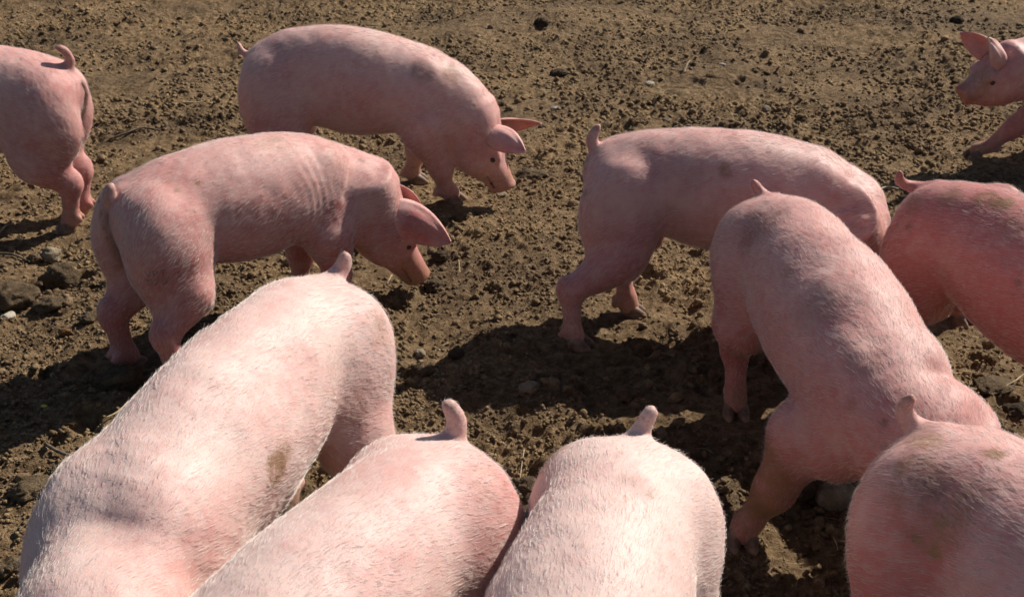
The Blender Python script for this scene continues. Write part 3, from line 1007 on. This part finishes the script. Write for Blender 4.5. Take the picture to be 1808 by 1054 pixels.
def ground_z(x, y, fine=True):
    wx = x + .05 * noise2(x, y, 5.0, 71)
    wy = y + .05 * noise2(x, y, 5.0, 72)
    z = .018 * noise2(x, y, 1.1, 1) + .014 * noise2(wx, wy, 3.1, 2)
    if fine:
        a = noise2(wx, wy, 8.0, 3)
        z = z + .011 * a
        rough = np.clip(.75 + .6 * noise2(x, y, 1.7, 9), .35, 1.3)
        b = np.abs(noise2(wx, wy, 17.0, 4))
        z = z + rough * ((.014 + .012 * np.clip((y - 3.5) / 2, 0, 1)) * (b - .3) + .011 * (.4 - np.abs(noise2(wx, wy, 36.0, 5))) + .0055 * noise2(x, y, 62.0, 6) + .003 * noise2(x, y, 110.0, 16))
        # trodden lumps
        c = noise2(wx + .3, wy, 24.0, 8)
        z = z + rough * .010 * np.clip(c - .25, 0, 1)
        # trampled: hoof prints pressed into the soil with pushed-up rims
        for hx, hy, ha_, hr in PRINTS:
            sel = (np.abs(x - hx) < .12) & (np.abs(y - hy) < .12)
            if sel.any():
                dx_, dy_ = x[sel] - hx, y[sel] - hy
                a1, b1 = dx_ * math.cos(ha_) + dy_ * math.sin(ha_), -dx_ * math.sin(ha_) + dy_ * math.cos(ha_)
                rr = np.sqrt((a1 / (1.35 * hr)) ** 2 + (b1 / hr) ** 2)
                z[sel] += hr * (-.62 * np.clip(1 - rr ** 3, 0, 1) + .34 * np.exp(-((rr - 1.25) / .28) ** 2) + .25 * np.exp(-(b1 / (.12 * hr)) ** 2) * (rr < .9))
    z = z * (.12 + .88 * foot_flat(x, y))
    # loose earth pushed up round each trotter
    for fxp, fyp in GSPOT:
        sel = (np.abs(x - fxp) < .16) & (np.abs(y - fyp) < .16)
        if sel.any():
            d = np.hypot(x[sel] - fxp - .01, y[sel] - fyp)
            z[sel] += (.002 + .008 * np.exp(-((d - .062) / .022) ** 2) * (.7 + .5 * noise2(x[sel], y[sel], 40., 91))) * np.clip((.15 - d) / .05, 0, 1)
    far = np.clip((np.hypot(x, y - 4) - 9) / 30, 0, 1)
    return z * (1 - far)


ZZ = ground_z(XX.ravel(), YY.ravel()).reshape(XX.shape)
nx_, ny_ = XX.shape
gi = np.arange(nx_ * ny_).reshape(nx_, ny_)
gq = np.stack([gi[:-1, :-1], gi[1:, :-1], gi[1:, 1:], gi[:-1, 1:]], -1).reshape(-1, 4)
link('ground', make_mesh('ground', np.stack([XX, YY, ZZ], -1).reshape(-1, 3), gq, M['soil']), kind='structure')


def gz(x, y):
    return float(ground_z(np.array([float(x)]), np.array([float(y)]))[0])


# ------------------------------------------------------------------ crumbs of soil lying loose everywhere
def scatter(n, y0, y1, seed, power=1.0):
    g = np.random.default_rng(seed)
    y = y0 + (y1 - y0) * g.random(n) ** power
    x = (g.random(n) * 2 - 1) * (.50 * y + .45)
    return x, y, g


OCTA = (np.array([(1, 0, 0), (0, 1, 0), (-1, 0, 0), (0, -1, 0), (0, 0, 1), (0, 0, -1)], float),
        np.array([(0, 1, 4), (1, 2, 4), (2, 3, 4), (3, 0, 4), (1, 0, 5), (2, 1, 5), (3, 2, 5), (0, 3, 5)], np.int32))


def crumb_mass(name, n, y0, y1, size, seed, sub=0, power=1.0, label=None, mat='crumb'):
    V0, F0 = icosphere(sub) if sub >= 0 else OCTA
    x, y, g = scatter(int(n * 2.2), y0, y1, seed, power)
    dens = .5 + .9 * noise2(x, y, 1.9, seed + 3) + .5 * noise2(x, y, 6.0, seed + 4)
    keep = np.where(dens > g.random(len(x)) * .9)[0][:n]
    x, y = x[keep], y[keep]
    n = len(x)
    r = size[0] + (size[1] - size[0]) * g.random(n) ** 2.6
    ff = foot_flat(x, y)
    r *= .35 + .65 * ff
    sc = r[:, None] * (0.72 + .56 * g.random((n, 3)))
    sc[:, 2] *= .78
    ang = g.random(n) * 6.283
    jit = 1 + (.0 if sub > 0 else .5) * (g.random((n, len(V0))) - .5)
    P = V0[None] * jit[..., None]
    if sub > 0:
        off = (g.random((n, 1, 3)) * 40)
        q = (P + off).reshape(-1, 3)
        P = P * (1 + .34 * noise3(q, 1.5, seed) + .30 * noise3(q, 3.3, seed + 1)).reshape(n, -1)[..., None]
    P = P * sc[:, None]
    tx = g.normal(size=n) * .4
    cy, sy = np.cos(tx)[:, None], np.sin(tx)[:, None]
    Py, Pz = P[..., 1] * cy - P[..., 2] * sy, P[..., 1] * sy + P[..., 2] * cy
    ca, sa = np.cos(ang)[:, None], np.sin(ang)[:, None]
    Pa, Pb = P[..., 0] * ca - Py * sa, P[..., 0] * sa + Py * ca
    z = ground_z(x, y) + r * .28
    verts = np.stack([Pa + x[:, None], Pb + y[:, None], Pz + z[:, None]], -1).reshape(-1, 3)
    faces = (F0[None] + (np.arange(n) * len(V0))[:, None, None]).reshape(-1, 3)
    me = make_mesh(name, verts, faces, M[mat], smooth=False)
    return link(name, me, None, label, 'soil', kind='stuff')


crumb_mass('soil_crumbs', 42000, 1.3, 5.2, (.003, .0105), 201, -1, 1.15, 'small loose crumbs of dry soil scattered over the whole yard')
crumb_mass('fine_soil_crumbs', 26000, 1.3, 3.4, (.0025, .008), 206, -1, 1.0, 'finest crumbs of dry soil around the nearest pigs')
crumb_mass('soil_lumps', 8000, 1.3, 5.5, (.005, .0145), 204, 0, 1.1, 'hazelnut-sized lumps of dry soil strewn between the pigs')
crumb_mass('big_soil_lumps', 900, 1.35, 7.5, (.009, .022), 202, 1, 1.2, 'walnut-sized lumps of dry soil scattered over the whole yard')
crumb_mass('soil_grit', 22000, 4.4, 9.0, (.006, .019), 203, -1, 1.0, 'loose grit and crumbs on the far part of the yard')


# ------------------------------------------------------------------ single stones and clods
def stone(name, px, py, size, mat, label, cat, seed, flat=.7, rot=0.0, rough=.25, sink=.3, sub=3):
    V0, F0 = icosphere(sub)
    p = at(px, py)
    o = np.array([seed * 3.7, seed * 1.3, seed * 7.1])
    k = 1 + rough * noise3(V0 + o, 1.3, seed) + rough * .6 * noise3(V0 + o, 2.9, seed + 1) + rough * .30 * noise3(V0 + o, 6.5, seed + 2)
    if cat == 'clod' or mat == 'clod':
        k = k + .20 * np.abs(noise3(V0 + o, 6.0, seed + 4)) + .12 * np.abs(noise3(V0 + o, 11.0, seed + 6)) + .05 * noise3(V0 + o, 20.0, seed + 8)
    V = V0 * k[:, None] * np.array([size, size * .78, size * .78 * flat])
    ob = link(name, make_mesh(name, V, F0, M[mat]), None, label, cat)
    ob.location = (p[0], p[1], gz(p[0], p[1]) + size * .78 * flat * (1 - sink * 1.2))
    ob.rotation_euler = (0, 0, rot)
    return ob


#STONES

# ------------------------------------------------------------------ stamped marks on the thigh of the pig at left
def stamp():
    v, q, nrm, G, Rm, root, facing, pxx, pyy, dep = PIG_BODIES['stamp']
    font = {'V': ['10001', '10001', '10001', '01010', '01010', '00100', '00100'], 'R': ['11110', '10001', '10001', '11110', '10100', '10010', '10001'],
            'T': ['11111', '00100', '00100', '00100', '00100', '00100', '00100'], '5': ['11111', '10000', '11110', '00001', '00001', '10001', '01110'],
            '2': ['01110', '10001', '00001', '00110', '01000', '10000', '11111'], '0': ['01110', '10001', '10001', '10001', '10001', '10001', '01110']}
    dd = np.hypot(pxx - 278, pyy - 491)
    cand = np.where(facing & (dd < 40))[0]
    near = dep[cand].min()
    cand = cand[dep[cand] < near + .06]
    c0 = v[cand[dd[cand].argmin()]]
    n0 = nrm[cand[dd[cand].argmin()]]
    n0 = unit(n0)
    right = unit(np.cross((0, 0, 1), n0))
    up = np.cross(n0, right)
    patch = np.where(np.linalg.norm(v - c0, axis=1) < .08)[0]
    patch = patch[(nrm[patch] @ n0) > .2]
    pr, pu, pn = (v[patch] - c0) @ right, (v[patch] - c0) @ up, (v[patch] - c0) @ n0

    def proj(a, b):
        w = 1 / ((pr - a) ** 2 + (pu - b) ** 2 + 4e-6) ** 1.5
        return c0 + right * a + up * b + n0 * ((w * pn).sum() / w.sum() + .0010)
    cell = .0029
    for text, row in (('VRT', .012), ('520', -.014)):
        for k, ch in enumerate(text):
            V, F = [], []
            for r, line in enumerate(font[ch]):
                for c, bit in enumerate(line):
                    if bit == '1':
                        a, b = (k - 1) * .019 + (c - 2) * cell - .0015, row + (3 - r) * cell
                        i = len(V)
                        h = cell * .52
                        V += [proj(a - h, b - h), proj(a + h, b - h), proj(a + h, b + h), proj(a - h, b + h)]
                        F.append((i, i + 1, i + 2, i + 3))
            o = link('stamped_mark', make_mesh('stamped_mark', np.array(V), np.array(F), M['ink'], False), root)


stamp()

stone('cobble', 1474, 884, .054, 'stone', 'rounded grey cobble in the shade under the walking pig', 'stone', 1, .80, .3, .12, .30)
stone('dirt_clod', 1408, 868, .055, 'clod', 'crumbly clod left of the rounded cobble in the shade', 'clod', 2, .85, .9, .25, .32)
stone('dirt_clod', 1428, 905, .018, 'clod', 'small lump in front of the rounded cobble', 'clod', 22, .7, .2, .25, .3)
stone('dirt_clod', 28, 545, .074, 'clod', 'biggest crumbly clod, at the left edge behind the foreground pig', 'clod', 3, .72, .4, .25, .35)
stone('stone', 108, 503, .052, 'clod', 'angular dark-sided stone right of the biggest clod', 'stone', 4, .95, .2, .30, .30)
stone('stone', 90, 456, .038, 'stone', 'pale knobbly stone below the left-edge pig', 'stone', 5, 1.0, .6, .25, .25)
stone('stone', 16, 570, .024, 'pale_stone', 'small white stone at the left edge below the biggest clod', 'stone', 6, .75, 1.2, .2, .3)
stone('dirt_clod', 92, 552, .040, 'clod', 'lump of soil right of the small white stone', 'clod', 7, .7, .5, .28, .35)
stone('stone', 117, 598, .020, 'rust_stone', 'little rust-brown stone above the shadow at left', 'stone', 8, .9, .2, .2, .2)
stone('dirt_clod', 62, 462, .026, 'clod', 'lump just left of the pale knobbly stone', 'clod', 9, .8, .1, .3, .3)
stone('dirt_clod', 120, 472, .030, 'clod', 'lump between the pale knobbly stone and the angular stone', 'clod', 10, .7, .8, .3, .35)
stone('dirt_clod', 160, 580, .026, 'clod', 'lump of soil left of the deep pink pig hind leg', 'clod', 11, .7, .8, .3, .35)
stone('dirt_clod', 60, 880, .050, 'clod', 'flat broken clod left of the largest pig', 'clod', 12, .55, .4, .28, .4)
stone('dirt_clod', 110, 845, .026, 'clod', 'lump between the flat broken clod and the largest pig', 'clod', 13, .8, .4, .28, .3)
stone('dirt_clod', 20, 1000, .032, 'clod', 'lump at the lower left edge beside the largest pig', 'clod', 14, .8, .9, .28, .3)
stone('dirt_clod', 928, 868, .040, 'clod', 'rough clod in the gap between the two pale pigs at the bottom', 'clod', 15, .9, .2, .28, .3)
stone('dirt_clod', 955, 56, .040, 'dark_clod', 'round dark dung lump alone on the far ground at top centre', 'clod', 16, .95, .2, .22, .25)
stone('dirt_clod', 985, 134, .042, 'dark_clod', 'dark flattened lump below the round dung lump', 'clod', 17, .6, .2, .28, .35)
stone('dirt_clod', 1688, 40, .036, 'dark_clod', 'small dark lump near the top right corner', 'clod', 18, .9, .2, .25, .25)
stone('stone', 1147, 149, .028, 'pale_stone', 'pale oval stone on the far ground above the right-facing pig', 'stone', 21, .6, .3, .12, .3)
stone('stone', 980, 190, .022, 'pale_stone', 'pale pebble right of the far pig ear', 'stone', 23, .7, .3, .15, .3)
stone('stone', 1275, 119, .022, 'pale_stone', 'small flat pale pebble far right of the pale oval stone', 'stone', 24, .45, 2.7, .12, .2)
stone('stone', 1353, 194, .026, 'stone', 'upright grey-tan pebble behind the right-facing pig', 'stone', 25, 1.0, 1.3, .14, .25)
stone('stone', 1178, 206, .026, 'stone', 'dull grey pebble behind the back of the right-facing pig', 'stone', 26, .6, .3, .2, .3)
stone('stone', 1790, 724, .036, 'dark_clod', 'dark stone at the right edge above the corner pig', 'stone', 27, .85, .3, .22, .3)
stone('dirt_slab', 1755, 684, .055, 'clod', 'flat slab of dry mud right of the walking pig', 'clod', 28, .28, .5, .18, .3)
stone('dirt_clod', 940, 306, .060, 'clod', 'low mound of turned soil in front of the rooting far pig', 'clod', 29, .5, .2, .3, .4)
stone('stone', 886, 341, .024, 'stone', 'flat chip of stone under the far pig snout', 'stone', 30, .30, .6, .15, .0)
stone('stone', 806, 626, .024, 'dark_clod', 'dark round pebble just above the big shadow', 'stone', 31, .95, .2, .15, .25)
stone('stone', 742, 622, .020, 'stone', 'tan oval pebble left of the dark round pebble', 'stone', 32, .8, 2.1, .15, .25)
stone('dirt_clod', 748, 660, .030, 'clod', 'clod at the tip of the big shadow beside the largest pig', 'clod', 33, .8, .2, .28, .3)
stone('stone', 934, 694, .030, 'stone', 'grey stone inside the big shadow between the pigs', 'stone', 34, .6, .4, .2, .35)
stone('dirt_clod', 220, 690, .050, 'clod', 'shaded clod at the feet of the deep pink pig', 'clod', 35, .8, .4, .28, .3)
stone('dirt_clod', 778, 458, .030, 'clod', 'clod right of the deep pink pig snout', 'clod', 36, .8, .4, .28, .3)
stone('dirt_clod', 768, 505, .030, 'clod', 'broken clod in front of the deep pink pig snout', 'clod', 37, .75, .9, .3, .3)
stone('dirt_clod', 1105, 706, .022, 'clod', 'sunlit crumb at the lower rim of the big shadow', 'clod', 38, .8, .9, .3, .3)
stone('dirt_clod', 1126, 700, .016, 'clod', 'smaller crumb right of the sunlit one at the shadow rim', 'clod', 39, 1.1, .9, .3, .3)


# ------------------------------------------------------------------ twigs, straw
def stalk_verts(pts, r0, r1, k=5):
    P = spline(pts, max(6, 3 * len(pts)))
    T_ = np.gradient(P, axis=0)
    T_ /= np.linalg.norm(T_, axis=1, keepdims=True)
    S = np.cross(T_, (0.1, .2, 1))
    S /= np.linalg.norm(S, axis=1, keepdims=True)
    U = np.cross(T_, S)
    r = np.linspace(r0, r1, len(P))
    a = np.arange(k) * 2 * math.pi / k
    V = (P[:, None] + r[:, None, None] * (np.cos(a)[None, :, None] * S[:, None] + np.sin(a)[None, :, None] * U[:, None])).reshape(-1, 3)
    F = []
    n = len(P)
    for i in range(n - 1):
        for j in range(k):
            F.append((i * k + j, i * k + (j + 1) % k, (i + 1) * k + (j + 1) % k, (i + 1) * k + j))
    return V, np.array(F), [list(range(k))[::-1], [(n - 1) * k + j for j in range(k)]]


def stalk(name, pix, r0, r1, mat, label, cat, lift=.004, wob=.006, seed=0, rise=None):
    g = np.random.default_rng(seed)
    pts = []
    for i, (px, py) in enumerate(pix):
        p = at(px, py)
        p[2] = gz(p[0], p[1]) + lift + (rise[i] if rise else 0)
        p[:2] += g.normal(size=2) * wob
        pts.append(p)
    V, F, caps = stalk_verts(pts, r0, r1)
    me = make_mesh(name, V, [F, np.array(caps)], M[mat])
    return link(name, me, None, label, cat)


stalk('twig', [(192, 250), (225, 244), (252, 238), (284, 235)], .006, .004, 'twig', 'dark dry stick behind the deep pink pig back', 'twig', .008, .004, 1)
stalk('twig', [(84, 803), (112, 812), (138, 822), (158, 824)], .0055, .003, 'twig', 'short brown twig below the shadow at left', 'twig', .008, .002, 2, [.01, .006, .0, .0])
stalk('straw', [(190, 760), (212, 748), (240, 722)], .0028, .0018, 'straw', 'pale straw stalk touching the largest pig at left', 'straw', .012, .002, 3)
stalk('straw', [(180, 790), (200, 775), (222, 752)], .0024, .0018, 'straw', 'second straw stalk just below the first beside the largest pig', 'straw', .008, .002, 4)
stalk('twig', [(0, 455), (25, 458), (52, 468)], .006, .003, 'twig', 'thin grey twig at the left edge under the left pig shadow', 'twig', .010, .002, 5)
stalk('straw', [(0, 420), (14, 408), (26, 396)], .004, .003, 'straw', 'straw stalk at the far left edge in front of the left pig', 'straw', .008, .002, 6)
stalk('straw', [(1764, 702), (1774, 690), (1790, 682), (1806, 668)], .003, .002, 'straw', 'bent straw lying over the flat mud slab', 'straw', .016, .001, 7)
stalk('straw', [(683, 507), (688, 502), (693, 497)], .0028, .0024, 'straw', 'white snip of straw under the deep pink pig snout', 'straw', .008, .0, 8, [0, .012, .022])
stalk('straw', [(812, 486), (811, 474), (810, 462)], .002, .0018, 'straw', 'upright pale straw right of the deep pink pig', 'straw', .006, .0, 9)
stalk('straw', [(926, 800), (922, 826), (918, 850)], .0022, .0016, 'straw', 'curved pale straw in the gap between the two bottom pigs', 'straw', .010, .001, 10)
stalk('straw', [(318, 192), (345, 190), (378, 188)], .006, .004, 'straw', 'grey-green flat stalk on the ground left of the far pig', 'straw', .008, .002, 11)
stalk('straw', [(640, 46), (700, 42), (770, 36)], .005, .003, 'straw', 'long thin stalk on the far ground above the far pig', 'straw', .010, .004, 12)
stalk('straw', [(1165, 180), (1180, 175), (1192, 171)], .004, .003, 'straw', 'short pale straw below the pale oval stone', 'straw', .008, .001, 13)
stalk('straw', [(1207, 136), (1212, 130), (1217, 124)], .004, .003, 'straw', 'short straw right of the pale oval stone', 'straw', .010, .0, 14, [0, .02, .04])
stalk('straw', [(1440, 185), (1452, 196), (1462, 202)], .004, .0025, 'straw', 'bent straw left of the far right pig foot', 'straw', .010, .001, 15)
stalk('straw', [(1548, 348), (1565, 343), (1584, 345)], .006, .004, 'straw', 'flat pale stalk beside the level tail at right', 'straw', .012, .001, 16)
stalk('straw', [(1470, 950), (1476, 962), (1480, 978)], .002, .0012, 'straw', 'wispy straw beside the corner pig flank', 'straw', .010, .001, 17)
stalk('straw', [(1246, 862), (1262, 860), (1282, 868)], .0016, .0010, 'straw', 'fine stalk between the whitest pig and the muddy foreleg', 'straw', .012, .001, 18)

pv, pf = icosphere(1)
pet = at(80, 727)
po = link('petal', make_mesh('petal', pv * np.array([.009, .006, .0018]), pf, M['petal']), None, 'tiny yellow petal in the shadow at left', 'petal')
po.location = (pet[0], pet[1], gz(pet[0], pet[1]) + .010)
po.rotation_euler = (.3, .2, .4)

# loose bits of straw, too many to count
g = np.random.default_rng(77)
SV, SF, so = [], [], 0
sx, sy, _ = scatter(1000, 1.4, 8.5, 78, 1.25)
szz = ground_z(sx, sy)
for i in range(len(sx)):
    ln = .012 + .05 * g.random() ** 2
    an = g.random() * 6.283
    d = np.array([math.cos(an), math.sin(an), g.normal() * .25])
    b = np.array([sx[i], sy[i], szz[i] + .008])
    side = np.array([-d[1], d[0], 0]) * g.normal() * .25
    V, F, caps = stalk_verts([b - d * ln / 2, b + side * ln * .4, b + d * ln / 2], .0008 + .0009 * g.random(), .0006, 3)
    SV.append(V)
    SF.append(F + so)
    so += len(V)
link('straw_litter', make_mesh('straw_litter', np.vstack(SV), np.vstack(SF), M['straw']), None, 'fine bits of dry straw strewn over the soil', 'straw', kind='stuff')
